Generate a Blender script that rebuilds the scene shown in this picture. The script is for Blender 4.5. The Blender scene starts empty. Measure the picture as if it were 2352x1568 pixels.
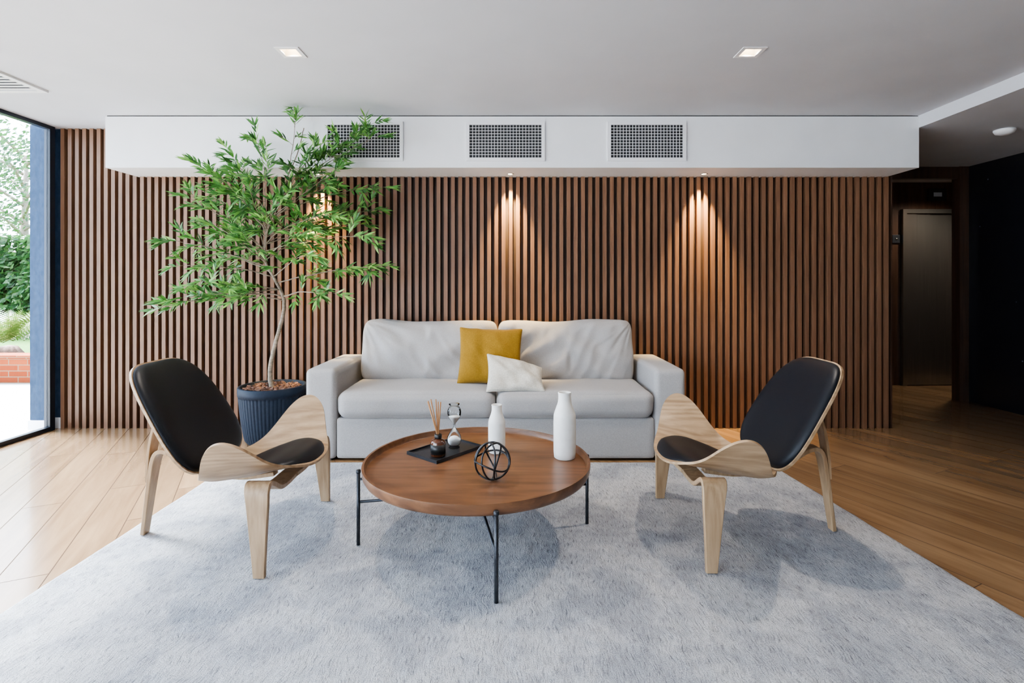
import bpy, bmesh, math, random
from mathutils import Vector, Matrix, noise, Euler
random.seed(11)
S = bpy.context.scene
COL = S.collection

# ------------------------------------------------------------------ helpers
def lk(o):
    COL.objects.link(o); return o

def thing(name, label, category, loc=(0,0,0), rz=0.0, group=None):
    o = bpy.data.objects.new(name, None)
    o.empty_display_size = 0.1
    o.location = loc; o.rotation_euler = (0,0,rz)
    o["label"] = label; o["category"] = category
    if group: o["group"] = group
    return lk(o)

def mk(name, bm, mat, parent=None, loc=(0,0,0), rot=(0,0,0), smooth=True, label=None, kind=None, normals=True, sharp=None):
    if normals: bmesh.ops.recalc_face_normals(bm, faces=bm.faces)
    me = bpy.data.meshes.new(name); bm.to_mesh(me); bm.free()
    if smooth:
        for p in me.polygons: p.use_smooth = True
    if sharp: me.set_sharp_from_angle(angle=math.radians(sharp))
    o = bpy.data.objects.new(name, me)
    if mat:
        for m in (mat if isinstance(mat,(list,tuple)) else [mat]): me.materials.append(m)
    o.location = loc; o.rotation_euler = rot
    if parent: o.parent = parent
    if label: o["label"] = label
    if kind: o["kind"] = kind
    return lk(o)

def top(o, label, category, group=None):
    o["label"] = label; o["category"] = category
    if group: o["group"] = group
    return o

def addbox(bm, x0,x1,y0,y1,z0,z1, mi=0):
    v = [bm.verts.new(p) for p in ((x0,y0,z0),(x1,y0,z0),(x1,y1,z0),(x0,y1,z0),(x0,y0,z1),(x1,y0,z1),(x1,y1,z1),(x0,y1,z1))]
    for f in ((3,2,1,0),(4,5,6,7),(0,1,5,4),(1,2,6,5),(2,3,7,6),(3,0,4,7)):
        fc = bm.faces.new([v[i] for i in f]); fc.material_index = mi
    return v

def sbox(name, x0,x1,y0,y1,z0,z1, mat, parent=None, kind=None, bev=0.0, label=None):
    cx,cy,cz=(x0+x1)/2,(y0+y1)/2,(z0+z1)/2
    bm = bmesh.new(); addbox(bm, x0-cx,x1-cx,y0-cy,y1-cy,z0-cz,z1-cz)
    o = mk(name, bm, mat, parent, loc=(cx,cy,cz), smooth=False, kind=kind, label=label)
    if bev:
        m = o.modifiers.new("b","BEVEL"); m.width=bev; m.segments=3
    return o

def rbox(dim, r, cuts=22, puff=(0,0,0), wr=0.0, wscale=(6,6,6), seed=0.0, nonuni=True):
    bm = bmesh.new()
    bmesh.ops.create_cube(bm, size=2.0)
    bmesh.ops.subdivide_edges(bm, edges=bm.edges[:], cuts=cuts, use_grid_fill=True)
    h = [d/2 for d in dim]
    rr=[min(r,hh*0.999) for hh in h]
    for v in bm.verts:
        t = [math.sin(c*math.pi/2) if nonuni else c for c in v.co]
        p = Vector([t[i]*h[i] for i in range(3)])
        inn = Vector([max(-(h[i]-rr[i]), min(h[i]-rr[i], p[i])) for i in range(3)])
        d = p-inn
        cnt = sum(1 for i in range(3) if abs(d[i])>1e-9)
        if cnt>1:
            m = max(abs(d[i])/rr[i] for i in range(3))
            nd = Vector([d[i]/rr[i] for i in range(3)])
            if nd.length>1e-9:
                nd = nd.normalized()*m
                d = Vector([nd[i]*rr[i] for i in range(3)])
        q = inn+d
        for i in range(3):
            j,k=(i+1)%3,(i+2)%3
            w=(1-t[j]**2)*(1-t[k]**2)
            q[i]+= puff[i]*t[i]*max(0,w)**0.6
        if wr:
            s=Vector((q[0]*wscale[0]+seed,q[1]*wscale[1]+seed*2,q[2]*wscale[2]))
            n=noise.noise(s)+0.5*noise.noise(s*2.1)
            q += q.normalized()*n*wr
        v.co=q
    return bm

def catmull(P, n):
    out=[]; N=len(P)
    for i in range(N-1):
        p0=P[max(i-1,0)];p1=P[i];p2=P[i+1];p3=P[min(i+2,N-1)]
        for k in range(n):
            t=k/n
            out.append(tuple(0.5*((2*b)+(-a+c)*t+(2*a-5*b+4*c-d)*t*t+(-a+3*b-3*c+d)*t**3) for a,b,c,d in zip(p0,p1,p2,p3)))
    out.append(tuple(P[-1])); return out

def tube(bm, pts, rad, seg=8, closed=False, mi=0):
    pts=[Vector(p) for p in pts]; N=len(pts)
    if not isinstance(rad,(list,tuple)): rad=[rad]*N
    tan=[]
    for i in range(N):
        a=pts[(i-1)%N] if (closed or i>0) else pts[i]
        b=pts[(i+1)%N] if (closed or i<N-1) else pts[i]
        t=(b-a); t=t.normalized() if t.length>1e-9 else Vector((0,0,1)); tan.append(t)
    up=Vector((0,0,1)) if abs(tan[0].z)<0.9 else Vector((1,0,0))
    nrm=(up-tan[0]*up.dot(tan[0])).normalized()
    rings=[]
    for i in range(N):
        nrm=(nrm-tan[i]*nrm.dot(tan[i])).normalized()
        bn=tan[i].cross(nrm)
        rings.append([bm.verts.new(pts[i]+(nrm*math.cos(2*math.pi*k/seg)+bn*math.sin(2*math.pi*k/seg))*rad[i]) for k in range(seg)])
    rng=range(N if closed else N-1)
    for i in rng:
        a=rings[i];b=rings[(i+1)%N]
        for k in range(seg):
            f=bm.faces.new((a[k],a[(k+1)%seg],b[(k+1)%seg],b[k])); f.material_index=mi
    if not closed:
        bm.faces.new(rings[0][::-1]).material_index=mi; bm.faces.new(rings[-1]).material_index=mi

def ribbon(bm, pts, widths, thick, b):
    pts=[Vector(p) for p in pts]; b=Vector(b).normalized(); N=len(pts); rings=[]
    for i in range(N):
        t=(pts[min(i+1,N-1)]-pts[max(i-1,0)]).normalized()
        n=t.cross(b).normalized()
        w=widths[i]/2; th=thick/2; e=max(0,1-.0025/w)
        ring=[]
        for (sx,sy) in ((1,.75),(e,1),(-e,1),(-1,.75),(-1,-.75),(-e,-1),(e,-1),(1,-.75)):
            ring.append(bm.verts.new(pts[i]+b*w*sx+n*th*sy))
        rings.append(ring)
    for i in range(N-1):
        for k in range(8):
            bm.faces.new((rings[i][k],rings[i][(k+1)%8],rings[i+1][(k+1)%8],rings[i+1][k]))
    bm.faces.new(rings[0][::-1]); bm.faces.new(rings[-1])

def lathe(bm, prof, seg=48, center=(0,0,0), rib=None, mi=0):
    cx,cy,cz=center; rings=[]
    for (r,z) in prof:
        if r<1e-6: rings.append([bm.verts.new((cx,cy,cz+z))]); continue
        ring=[]
        for k in range(seg):
            a=2*math.pi*k/seg
            q=r
            if rib: q=r*rib(a,z)
            ring.append(bm.verts.new((cx+q*math.cos(a),cy+q*math.sin(a),cz+z)))
        rings.append(ring)
    for i in range(len(rings)-1):
        a,b=rings[i],rings[i+1]
        for k in range(seg):
            if len(a)==1 and len(b)==1: break
            if len(a)==1: f=bm.faces.new((a[0],b[(k+1)%seg],b[k]))
            elif len(b)==1: f=bm.faces.new((a[k],a[(k+1)%seg],b[0]))
            else: f=bm.faces.new((a[k],a[(k+1)%seg],b[(k+1)%seg],b[k]))
            f.material_index=mi

# ------------------------------------------------------------------ materials
def M(name, col=(.8,.8,.8), rough=.5, metal=0, spec=.5):
    m=bpy.data.materials.new(name); m.use_nodes=True
    nt=m.node_tree; b=nt.nodes["Principled BSDF"]
    b.inputs["Base Color"].default_value=(*col,1); b.inputs["Roughness"].default_value=rough
    b.inputs["Metallic"].default_value=metal
    b.inputs["Specular IOR Level"].default_value=spec
    return m
def N(m,t,**kw):
    n=m.node_tree.nodes.new(t)
    for k,v in kw.items():
        if hasattr(n,k) and not k in n.inputs: setattr(n,k,v)
        else: n.inputs[k].default_value=v
    return n
def L(m,a,ao,b,bi): m.node_tree.links.new(a.outputs[ao], b.inputs[bi])
def bsdf(m): return m.node_tree.nodes["Principled BSDF"]
def coords(m, scale=(1,1,1), rot=(0,0,0), kind="Object"):
    tc=N(m,"ShaderNodeTexCoord"); src=(tc,kind)
    if any(rot):
        mr=N(m,"ShaderNodeMapping"); mr.inputs["Rotation"].default_value=rot; L(m,tc,kind,mr,"Vector"); src=(mr,"Vector")
    mp=N(m,"ShaderNodeMapping"); mp.inputs["Scale"].default_value=scale
    L(m,src[0],src[1],mp,"Vector"); return mp
def ramp(m, stops):
    r=N(m,"ShaderNodeValToRGB"); e=r.color_ramp.elements
    e[0].position=stops[0][0]; e[0].color=(*stops[0][1],1)
    e[1].position=stops[-1][0]; e[1].color=(*stops[-1][1],1)
    for p,c in stops[1:-1]:
        x=e.new(p); x.color=(*c,1)
    return r
def bump(m, src, out, strength=.2, dist=.01):
    b=N(m,"ShaderNodeBump"); b.inputs["Strength"].default_value=strength; b.inputs["Distance"].default_value=dist
    L(m,src,out,b,"Height"); L(m,b,"Normal",bsdf(m),"Normal"); return b

def noisy(name, c1, c2, scale=50, rough=.6, bs=.1, bd=.003, stretch=(1,1,1), detail=6, spec=.5, metal=0):
    m=M(name,c1,rough,metal,spec); mp=coords(m,stretch)
    n=N(m,"ShaderNodeTexNoise"); n.inputs["Scale"].default_value=scale; n.inputs["Detail"].default_value=detail
    L(m,mp,"Vector",n,"Vector"); r=ramp(m,[(.3,c1),(.7,c2)]); L(m,n,"Fac",r,"Fac"); L(m,r,"Color",bsdf(m),"Base Color")
    if bs: bump(m,n,"Fac",bs,bd)
    return m

def wood(name, dark, light, stretch=(1,10,10), scale=4, rough=.45, island=0.0, bs=.12, wave=0.0, spec=.4, rot=(0,0,0), isl_off=0):
    m=M(name,light,rough,0,spec); mp=coords(m,stretch,rot)
    if isl_off:
        g0=N(m,"ShaderNodeNewGeometry"); vv=N(m,"ShaderNodeVectorMath",operation="MULTIPLY_ADD"); vv.inputs[1].default_value=(37,91,13)
        L(m,g0,"Random Per Island",vv,0); L(m,mp,"Vector",vv,2); src0=(vv,0)
    else: src0=(mp,"Vector")
    n=N(m,"ShaderNodeTexNoise"); n.inputs["Scale"].default_value=scale; n.inputs["Detail"].default_value=9; n.inputs["Roughness"].default_value=.62; n.inputs["Distortion"].default_value=.6
    L(m,src0[0],src0[1],n,"Vector")
    fac=(n,"Fac")
    if wave:
        sc_=N(m,"ShaderNodeVectorMath",operation="SCALE"); sc_.inputs["Scale"].default_value=.33; L(m,src0[0],src0[1],sc_,0)
        w=N(m,"ShaderNodeTexNoise"); w.inputs["Scale"].default_value=scale*.45; w.inputs["Detail"].default_value=1.5
        L(m,sc_,0,w,"Vector")
        mul=N(m,"ShaderNodeMath",operation="MULTIPLY"); mul.inputs[1].default_value=90; L(m,w,"Fac",mul,0)
        sn=N(m,"ShaderNodeMath",operation="SINE"); L(m,mul,0,sn,0)
        ma=N(m,"ShaderNodeMath",operation="MULTIPLY_ADD"); ma.inputs[1].default_value=wave; L(m,sn,0,ma,0); L(m,n,"Fac",ma,2)
        fac=(ma,0)
    r=ramp(m,[(.28,dark),(.72,light)]); L(m,fac[0],fac[1],r,"Fac")
    src=(r,"Color")
    if island:
        g=N(m,"ShaderNodeNewGeometry")
        mr=N(m,"ShaderNodeMapRange"); mr.inputs["To Min"].default_value=1-island; mr.inputs["To Max"].default_value=1+island
        L(m,g,"Random Per Island",mr,"Value")
        hs=N(m,"ShaderNodeHueSaturation"); L(m,mr,"Result",hs,"Value"); L(m,r,"Color",hs,"Color"); src=(hs,"Color")
    L(m,src[0],src[1],bsdf(m),"Base Color")
    if bs: bump(m,n,"Fac",bs,.002)
    return m

def emis(name,col,st):
    m=M(name,col,.5); bsdf(m).inputs["Emission Color"].default_value=(*col,1); bsdf(m).inputs["Emission Strength"].default_value=st; return m

def thinglass(name, tint=(1,1,1), ior=1.35):
    m=bpy.data.materials.new(name); m.use_nodes=True; nt=m.node_tree; nt.nodes.clear()
    o=nt.nodes.new("ShaderNodeOutputMaterial"); t=nt.nodes.new("ShaderNodeBsdfTransparent"); g=nt.nodes.new("ShaderNodeBsdfGlossy")
    t.inputs[0].default_value=(*tint,1); g.inputs["Roughness"].default_value=.01
    f=nt.nodes.new("ShaderNodeFresnel"); f.inputs[0].default_value=ior
    mx=nt.nodes.new("ShaderNodeMixShader"); nt.links.new(f.outputs[0],mx.inputs[0]); nt.links.new(t.outputs[0],mx.inputs[1]); nt.links.new(g.outputs[0],mx.inputs[2]); nt.links.new(mx.outputs[0],o.inputs[0])
    return m

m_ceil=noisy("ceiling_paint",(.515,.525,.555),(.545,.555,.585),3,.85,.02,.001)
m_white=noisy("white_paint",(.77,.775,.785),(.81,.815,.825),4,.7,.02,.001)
m_vent=M("vent_white",(.78,.78,.79),.45)
m_dark=M("shade_and_housing_dark",(.012,.013,.016),.7)  # painted shade for soffit gap and ducts; plain dark on indicator housing
m_slat=wood("walnut_slat",(.135,.070,.040),(.195,.105,.061),(14,14,0.8),3,.42,.06,.04)
m_slatback=wood("slat_backing",(.028,.014,.009),(.044,.024,.015),(14,14,1.0),3,.6,0,.1)
m_oak=wood("oak_veneer",(.27,.172,.095),(.46,.32,.195),(1.2,9,9),3.2,.42,0,.08,.11)
m_oakleg=wood("oak_leg",(.25,.158,.085),(.40,.275,.165),(14,14,1.2),3,.42,0,.08,.08)
m_tabletop=wood("walnut_table",(.090,.041,.020),(.205,.097,.046),(1.2,9,9),2.2,.32,0,.04,.06)
m_blackmetal=noisy("black_metal",(.03,.033,.04),(.05,.053,.06),80,.42,.1,.0005,metal=.6)
m_orb=noisy("black_wire",(.012,.012,.014),(.03,.03,.033),60,.3,.3,.001,metal=.4)
m_leather=noisy("black_leather",(.0045,.006,.009),(.007,.009,.013),220,.44,.15,.0006,spec=.26)
def fabric(name,c1,c2,sc=260,bs=.25):
    m=noisy(name,c1,c2,sc,.92,bs,.0012,spec=.15)
    bsdf(m).inputs["Sheen Weight"].default_value=.12
    return m
m_sofa=fabric("linen_greige",(.295,.283,.275),(.385,.37,.36))
m_mustard=fabric("mustard_linen",(.20,.110,.012),(.28,.158,.022),180,.4)
m_cream=fabric("cream_knit",(.46,.43,.37),(.62,.59,.52),120,.8)
m_pot=noisy("navy_pot",(.005,.011,.023),(.008,.016,.031),40,.65,.05,.0005,spec=.25)
m_bark=wood("trunk_bark",(.12,.095,.07),(.32,.27,.21),(3,3,18),6,.8,0,.4)
m_mulch=wood("mulch",(.06,.028,.018),(.20,.11,.08),(20,20,20),2,.85,.45,.3)
m_ceramic=noisy("white_ceramic",(.70,.685,.645),(.77,.755,.715),25,.5,.12,.002)
m_glass=thinglass("clear_glass",(.97,.98,.98))
m_window=thinglass("window_glass",(.985,.99,1),1.25)
m_sand=noisy("white_sand",(.80,.80,.78),(.88,.88,.86),300,.9,.1,.0005)
m_amber=M("amber_glass",(.075,.02,.006),.08); bsdf(m_amber).inputs["Coat Weight"].default_value=.6
m_label=M("black_label",(.01,.01,.01),.45)
m_stick=wood("reed",(.26,.12,.045),(.42,.22,.10),(30,30,2),2,.7)
m_frame=M("window_frame_metal",(.012,.018,.03),.35,.3)
m_steel=noisy("brushed_steel",(.30,.29,.27),(.38,.37,.34),4,.24,.0,.001,(30,30,.5),metal=.88)
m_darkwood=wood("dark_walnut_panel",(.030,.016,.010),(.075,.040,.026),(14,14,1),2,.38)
m_sock=M("plinth_white",(.75,.76,.78),.6)
m_chrome=M("spot_trim",(.6,.6,.6),.3,.6)

m_blue=noisy("blue_stucco",(.012,.027,.054),(.021,.041,.077),26,.85,.6,.008,(1,1,.6),spec=.2)
m_black=M("black_terrazzo",(.006,.006,.009),.30)
mp=coords(m_black,(1,1,1)); v=N(m_black,"ShaderNodeTexVoronoi"); v.inputs["Scale"].default_value=5.5; L(m_black,mp,"Vector",v,"Vector")
r=ramp(m_black,[(.0,(.45,.52,.6)),(.04,(.08,.09,.12)),(.055,(.009,.010,.014))]); L(m_black,v,"Distance",r,"Fac"); L(m_black,r,"Color",bsdf(m_black),"Base Color")

# floor planks : material in plank-local rotated coordinates
FANG=math.radians(116)
m_floor=wood("oak_plank_floor",(.255,.150,.078),(.40,.255,.140),(.8,8,1),1.5,.22,.15,.04,.03,.5,(0,0,-FANG),1)
bsdf(m_floor).inputs["Coat Weight"].default_value=.7; bsdf(m_floor).inputs["Coat Roughness"].default_value=.12
m_joint=M("floor_joint",(.085,.05,.028),.7,0,.1)

# rug
m_rug=M("wool_rug",(.6,.6,.6),.98,0,.1)
mp=coords(m_rug,(1,1,1))
nd=N(m_rug,"ShaderNodeTexNoise"); nd.inputs["Scale"].default_value=9; nd.inputs["Detail"].default_value=3; L(m_rug,mp,"Vector",nd,"Vector")
vm=N(m_rug,"ShaderNodeVectorMath",operation="MULTIPLY_ADD"); vm.inputs[1].default_value=(.06,.02,0); L(m_rug,nd,"Color",vm,0); L(m_rug,mp,"Vector",vm,2)
sc=N(m_rug,"ShaderNodeMapping"); sc.inputs["Scale"].default_value=(210,20,1); L(m_rug,vm,0,sc,"Vector")
n1=N(m_rug,"ShaderNodeTexNoise"); n1.inputs["Scale"].default_value=1; n1.inputs["Detail"].default_value=4; n1.inputs["Roughness"].default_value=.6; L(m_rug,sc,"Vector",n1,"Vector")
n2=N(m_rug,"ShaderNodeTexNoise"); n2.inputs["Scale"].default_value=300; n2.inputs["Detail"].default_value=3; L(m_rug,mp,"Vector",n2,"Vector")
n3=N(m_rug,"ShaderNodeTexNoise"); n3.inputs["Scale"].default_value=3.8; n3.inputs["Detail"].default_value=5; n3.inputs["Roughness"].default_value=.58; n3.inputs["Distortion"].default_value=.4; L(m_rug,mp,"Vector",n3,"Vector")
r1=ramp(m_rug,[(.31,(.22,.22,.225)),(.43,(.485,.48,.48)),(.60,(.62,.62,.622))]); L(m_rug,n1,"Fac",r1,"Fac")
r2=ramp(m_rug,[(.36,(.52,.52,.54)),(.52,(.94,.94,.94)),(.7,(1,1,1))]); L(m_rug,n2,"Fac",r2,"Fac")
r3=ramp(m_rug,[(.40,(.71,.725,.76)),(.50,(.87,.88,.905)),(.58,(1.0,1.0,1.0))]); L(m_rug,n3,"Fac",r3,"Fac")  # broad patches: light and shade on the pile put into the colour
a=N(m_rug,"ShaderNodeMix",data_type="RGBA",blend_type="MULTIPLY"); a.inputs[0].default_value=.9
m_rug.node_tree.links.new(r1.outputs[0],a.inputs[6]); m_rug.node_tree.links.new(r2.outputs[0],a.inputs[7])
b_=N(m_rug,"ShaderNodeMix",data_type="RGBA",blend_type="MULTIPLY"); b_.inputs[0].default_value=1
m_rug.node_tree.links.new(a.outputs[2],b_.inputs[6]); m_rug.node_tree.links.new(r3.outputs[0],b_.inputs[7])
m_rug.node_tree.links.new(b_.outputs[2],bsdf(m_rug).inputs["Base Color"])
ad=N(m_rug,"ShaderNodeMath",operation="ADD"); L(m_rug,n1,"Fac",ad,0); L(m_rug,n2,"Fac",ad,1)
bump(m_rug,ad,0,.6,.005)

def leafmat(name,c1,c2,c3):
    m=bpy.data.materials.new(name); m.use_nodes=True; nt=m.node_tree; b=nt.nodes["Principled BSDF"]; o=nt.nodes["Material Output"]
    g=N(m,"ShaderNodeNewGeometry"); r=ramp(m,[(0,c1),(.6,c2),(1,c3)]); L(m,g,"Random Per Island",r,"Fac"); L(m,r,"Color",b,"Base Color")
    b.inputs["Roughness"].default_value=.42
    t=N(m,"ShaderNodeBsdfTranslucent"); L(m,r,"Color",t,"Color"); mxx=N(m,"ShaderNodeMixShader"); mxx.inputs[0].default_value=.25
    nt.links.new(b.outputs[0],mxx.inputs[1]); nt.links.new(t.outputs[0],mxx.inputs[2]); nt.links.new(mxx.outputs[0],o.inputs[0])
    return m
m_leaf=leafmat("foliage_green",(.032,.11,.028),(.085,.25,.052),(.24,.45,.11))
m_hedge=leafmat("hedge_green",(.016,.05,.016),(.035,.10,.028),(.08,.18,.05))
m_lawn=noisy("lawn",(.03,.075,.014),(.055,.12,.025),30,.9,.5,.02,spec=.1)
m_terr=noisy("terrace_stone",(.42,.37,.32),(.52,.47,.42),8,.8,.1,.002)
m_brick=M("brick",(.5,.2,.1),.9,spec=.1)
mp=coords(m_brick,(1,1,1),(math.pi/2,0,0)); bk=N(m_brick,"ShaderNodeTexBrick")
for k,vv in (("Color1",(.15,.030,.010,1)),("Color2",(.20,.048,.016,1)),("Mortar",(.15,.095,.06,1)),("Scale",1.0),("Mortar Size",.006),("Brick Width",.24),("Row Height",.075)): bk.inputs[k].default_value=vv
L(m_brick,mp,"Vector",bk,"Vector"); L(m_brick,bk,"Color",bsdf(m_brick),"Base Color")

ST="structure"
CZ=2.58; WL=-3.95; SX=3.23; RX=4.83; YB=-2.6
# ------------------------------------------------------------------ room shell
bm=bmesh.new()
fd=Vector((math.cos(FANG),math.sin(FANG),0)); fn=Vector((-fd.y,fd.x,0))
PW=.185; g_=.0021
t_=-9.0
while t_<9.0:
    l_=-9.0-random.random()*1.8
    while l_<12:
        Ln=1.82
        c=[fd*l_+fn*t_, fd*(l_+Ln)+fn*t_, fd*(l_+Ln)+fn*(t_+PW), fd*l_+fn*(t_+PW)]
        mxx=max(p.x for p in c); mnx=min(p.x for p in c); mxy=max(p.y for p in c); mny=min(p.y for p in c)
        if mxx>WL-.03 and mnx<6 and mxy>YB and mny<6.5:
            a0,a1,b0,b1=l_+g_,l_+Ln-g_,t_+g_,t_+PW-g_
            vs=[bm.verts.new(fd*u+fn*w_) for u,w_ in((a0,b0),(a1,b0),(a1,b1),(a0,b1))]
            bm.faces.new(vs)
        l_+=Ln
    t_+=PW
for co_,no_ in (((WL-.03,0,0),(-1,0,0)),((6,0,0),(1,0,0)),((0,YB,0),(0,-1,0)),((0,6.5,0),(0,1,0))):
    bmesh.ops.bisect_plane(bm,geom=bm.verts[:]+bm.edges[:]+bm.faces[:],plane_co=co_,plane_no=no_,clear_outer=True)
for f in bm.faces:
    if f.normal.z<0: f.normal_flip()
    f.material_index=0
addbox(bm,WL-.03,6.0,YB,6.5,-.10,-.0008,1)
mk("floor",bm,[m_floor,m_joint],smooth=False,kind=ST,normals=False)

dl=[(-1.274,3.01),(1.372,3.01)]; hh=.052
bm=bmesh.new()
xs=sorted([WL-.03,SX]+[x+s*hh for x,_ in dl for s in(-1,1)])
ys=[YB,3.01-hh,3.01+hh,4.66]
for i in range(len(xs)-1):
    for j in range(3):
        cx=(xs[i]+xs[i+1])/2; cy=(ys[j]+ys[j+1])/2
        if any(abs(cx-x)<hh and abs(cy-y)<hh for x,y in dl): continue
        addbox(bm,xs[i],xs[i+1],ys[j],ys[j+1],CZ,CZ+.16)
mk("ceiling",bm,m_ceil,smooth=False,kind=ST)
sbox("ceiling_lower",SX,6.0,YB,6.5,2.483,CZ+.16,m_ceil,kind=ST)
bm=bmesh.new()
addbox(bm,-3.885,3.262,4.53,4.66,0,2.165,1)
addbox(bm,-3.885,-3.227,4.53,4.66,2.165,CZ,1)
x=-3.883; 
while x+.032<3.27:
    zt = CZ-.001 if x+.032<-3.228 else 2.1655
    addbox(bm,x,x+.032,4.493,4.5299,0,zt,0); x+=.0622
mk("wall_back",bm,[m_slat,m_slatback],smooth=False,kind=ST)
sbox("wall_back_edge",3.262,3.275,4.50,4.66,0,2.483,m_darkwood,kind=ST)
sbox("wall_corner",WL-.0,-3.886,4.515,4.66,0,CZ,m_blue,kind=ST)
sbox("trim_1",-3.227,SX,4.146,4.66,2.166,2.572,m_white,kind=ST)
sbox("gap_shade_strip",-3.22,SX-.003,4.153,4.6,2.572,2.5798,m_dark,kind=ST)  # strip in the gap above the soffit; its dark colour paints the shade
sbox("wall_right",RX,RX+.15,YB,5.6,0,2.4829,m_black,kind=ST)
sbox("trim_3",4.73,4.829,5.52,5.62,0,2.4829,m_darkwood,kind=ST)
sbox("trim_4",3.28,4.729,5.54,5.60,2.36,2.4829,m_darkwood,kind=ST)
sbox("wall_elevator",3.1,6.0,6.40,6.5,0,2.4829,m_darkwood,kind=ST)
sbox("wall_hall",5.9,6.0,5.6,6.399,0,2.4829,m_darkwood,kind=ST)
sbox("wall_hall_blocker",3.1,3.262,4.66,6.4,0,2.4829,m_darkwood,kind=ST)  # unseen wall, added to keep the corridor dark
sbox("wall_hall_return",4.99,5.9,5.55,5.65,0,2.4829,m_darkwood,kind=ST)
sbox("wall_front",-2.0,RX,YB-.12,YB,0,CZ+.16,m_white,kind=ST)
sbox("baseboard_corner",WL+.005,-3.887,4.505,4.5149,0,.09,m_sock,kind=ST)
bm=bmesh.new()
addbox(bm,4.80,4.935,6.366,6.39,0.01,2.10); addbox(bm,4.94,5.10,6.372,6.39,0.01,2.10); addbox(bm,5.105,5.42,6.378,6.39,0.01,2.10)
addbox(bm,4.755,4.80,6.35,6.399,0,2.15); addbox(bm,5.42,5.465,6.35,6.399,0,2.15); addbox(bm,4.80,5.42,6.35,6.399,2.10,2.15)
mk("door_1",bm,m_steel,smooth=False,kind=ST)
t=thing("floor_indicator","small dark elevator floor indicator above steel door","display",(5.19,6.399,2.26))
sbox("housing",-.11,.11,-.03,0,-.0,.14,m_dark,t,bev=.004)
sbox("screen",-.05,.05,-.033,-.0301,.045,.095,emis("ind",(.25,.27,.3),.06),t)
t=thing("call_button_panel","dark metal elevator call button plate on wood wall","button panel",(4.70,6.399,1.74))
sbox("plate",-.05,.05,-.015,0,0,.10,m_blackmetal,t,bev=.003)
bm=bmesh.new(); lathe(bm,[(0,0),(.012,0),(.012,.004),(0,.004)],24); mk("button",bm,m_steel,t,loc=(0,-.0155,.05),rot=(math.pi/2,0,0))
t=thing("hall_fill_light","added round fill lamp brightening the elevator hall","ceiling light",(5.0,5.85,2.483))  # lamp added to lighten the elevator door and hall
bm=bmesh.new(); lathe(bm,[(0,-.001),(.05,-.001),(.055,-.006),(.06,0)],32); mk("housing",bm,m_vent,t)
ld=bpy.data.lights.new("hall_fill_beam","SPOT"); ld.energy=90; ld.color=(1,.90,.76); ld.spot_size=math.radians(140); ld.spot_blend=.8; ld.shadow_soft_size=.04
lo=bpy.data.objects.new("hall_fill_beam",ld); lo.parent=t; lo.location=(0,0,-.02); lk(lo)

def window(name, axis, fixed, a0,a1, posts, zt=CZ):
    bm=bmesh.new(); w=.05
    def bx(u0,u1,z0,z1,mi=0,hw=.025):
        if axis=='x': addbox(bm,fixed-hw,fixed+hw,u0,u1,z0,z1,mi)
        else: addbox(bm,u0,u1,fixed-hw,fixed+hw,z0,z1,mi)
    bx(a0,a1,0,.035); bx(a0,a1,zt-.03,zt)
    for p in posts: bx(p,p+w,.035,zt-.03)
    ps=sorted(posts)
    for i in range(len(ps)-1): bx(ps[i]+w,ps[i+1],.035,zt-.03,1,.003)
    return mk(name,bm,[m_frame,m_window],smooth=False,kind=ST)
window("window_1",'x',-3.925,YB,4.46,[4.41,2.0,-.3,-2.6])
window("window_fill",'y',YB-.03,WL,-2.0,[-3.95,-2.05])  # unseen window behind the camera, added to brighten rug and sofa front
t=thing("column","dark blue rough stucco column on pale plinth beside glass","column",(-4.03,4.58,0))
sbox("shaft",-.085,.077,-.12,.12,.08,2.6,m_blue,t)
sbox("plinth",-.095,.077,-.13,.125,0,.08,m_sock,t)

# ------------------------------------------------------------------ ceiling fixtures
m_lamp=emis("lamp_warm",(1,.78,.5),14)
m_refl=M("reflector",(.8,.78,.74),.3)
m_spotlamp=emis("lamp_spot",(1,.72,.42),60)
for (x,y) in dl:
    t=thing("recessed_downlight","square white recessed ceiling downlight, switched on","ceiling light",(x,y,CZ),group="square ceiling downlights")
    bm=bmesh.new(); a=.068; b=.046
    addbox(bm,-a,a,-a,-b,-.004,0); addbox(bm,-a,a,b,a,-.004,0); addbox(bm,-a,-b,-b,b,-.004,0); addbox(bm,b,a,-b,b,-.004,0)
    mk("frame",bm,m_vent,t,smooth=False)
    bm=bmesh.new(); e=.05
    addbox(bm,-e,-b,-e,e,.0005,.06); addbox(bm,b,e,-e,e,.0005,.06); addbox(bm,-b,b,-e,-b,.0005,.06); addbox(bm,-b,b,b,e,.0005,.06); addbox(bm,-e,e,-e,e,.06,.066)
    mk("housing",bm,m_refl,t,smooth=False)
    bm=bmesh.new(); addbox(bm,-.034,.034,-.034,.034,-.004,.004)
    mk("bulb",bm,m_lamp,t,loc=(0,0.0,.040),rot=(math.radians(12),0,0),smooth=False)
    ld=bpy.data.lights.new("downlight_beam","SPOT"); ld.energy=110; ld.color=(1,.90,.78); ld.spot_size=math.radians(115); ld.spot_blend=.6; ld.shadow_soft_size=.03
    lo=bpy.data.objects.new("downlight_beam",ld); lo.parent=t; lo.location=(0,0,.022); lk(lo)
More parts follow.
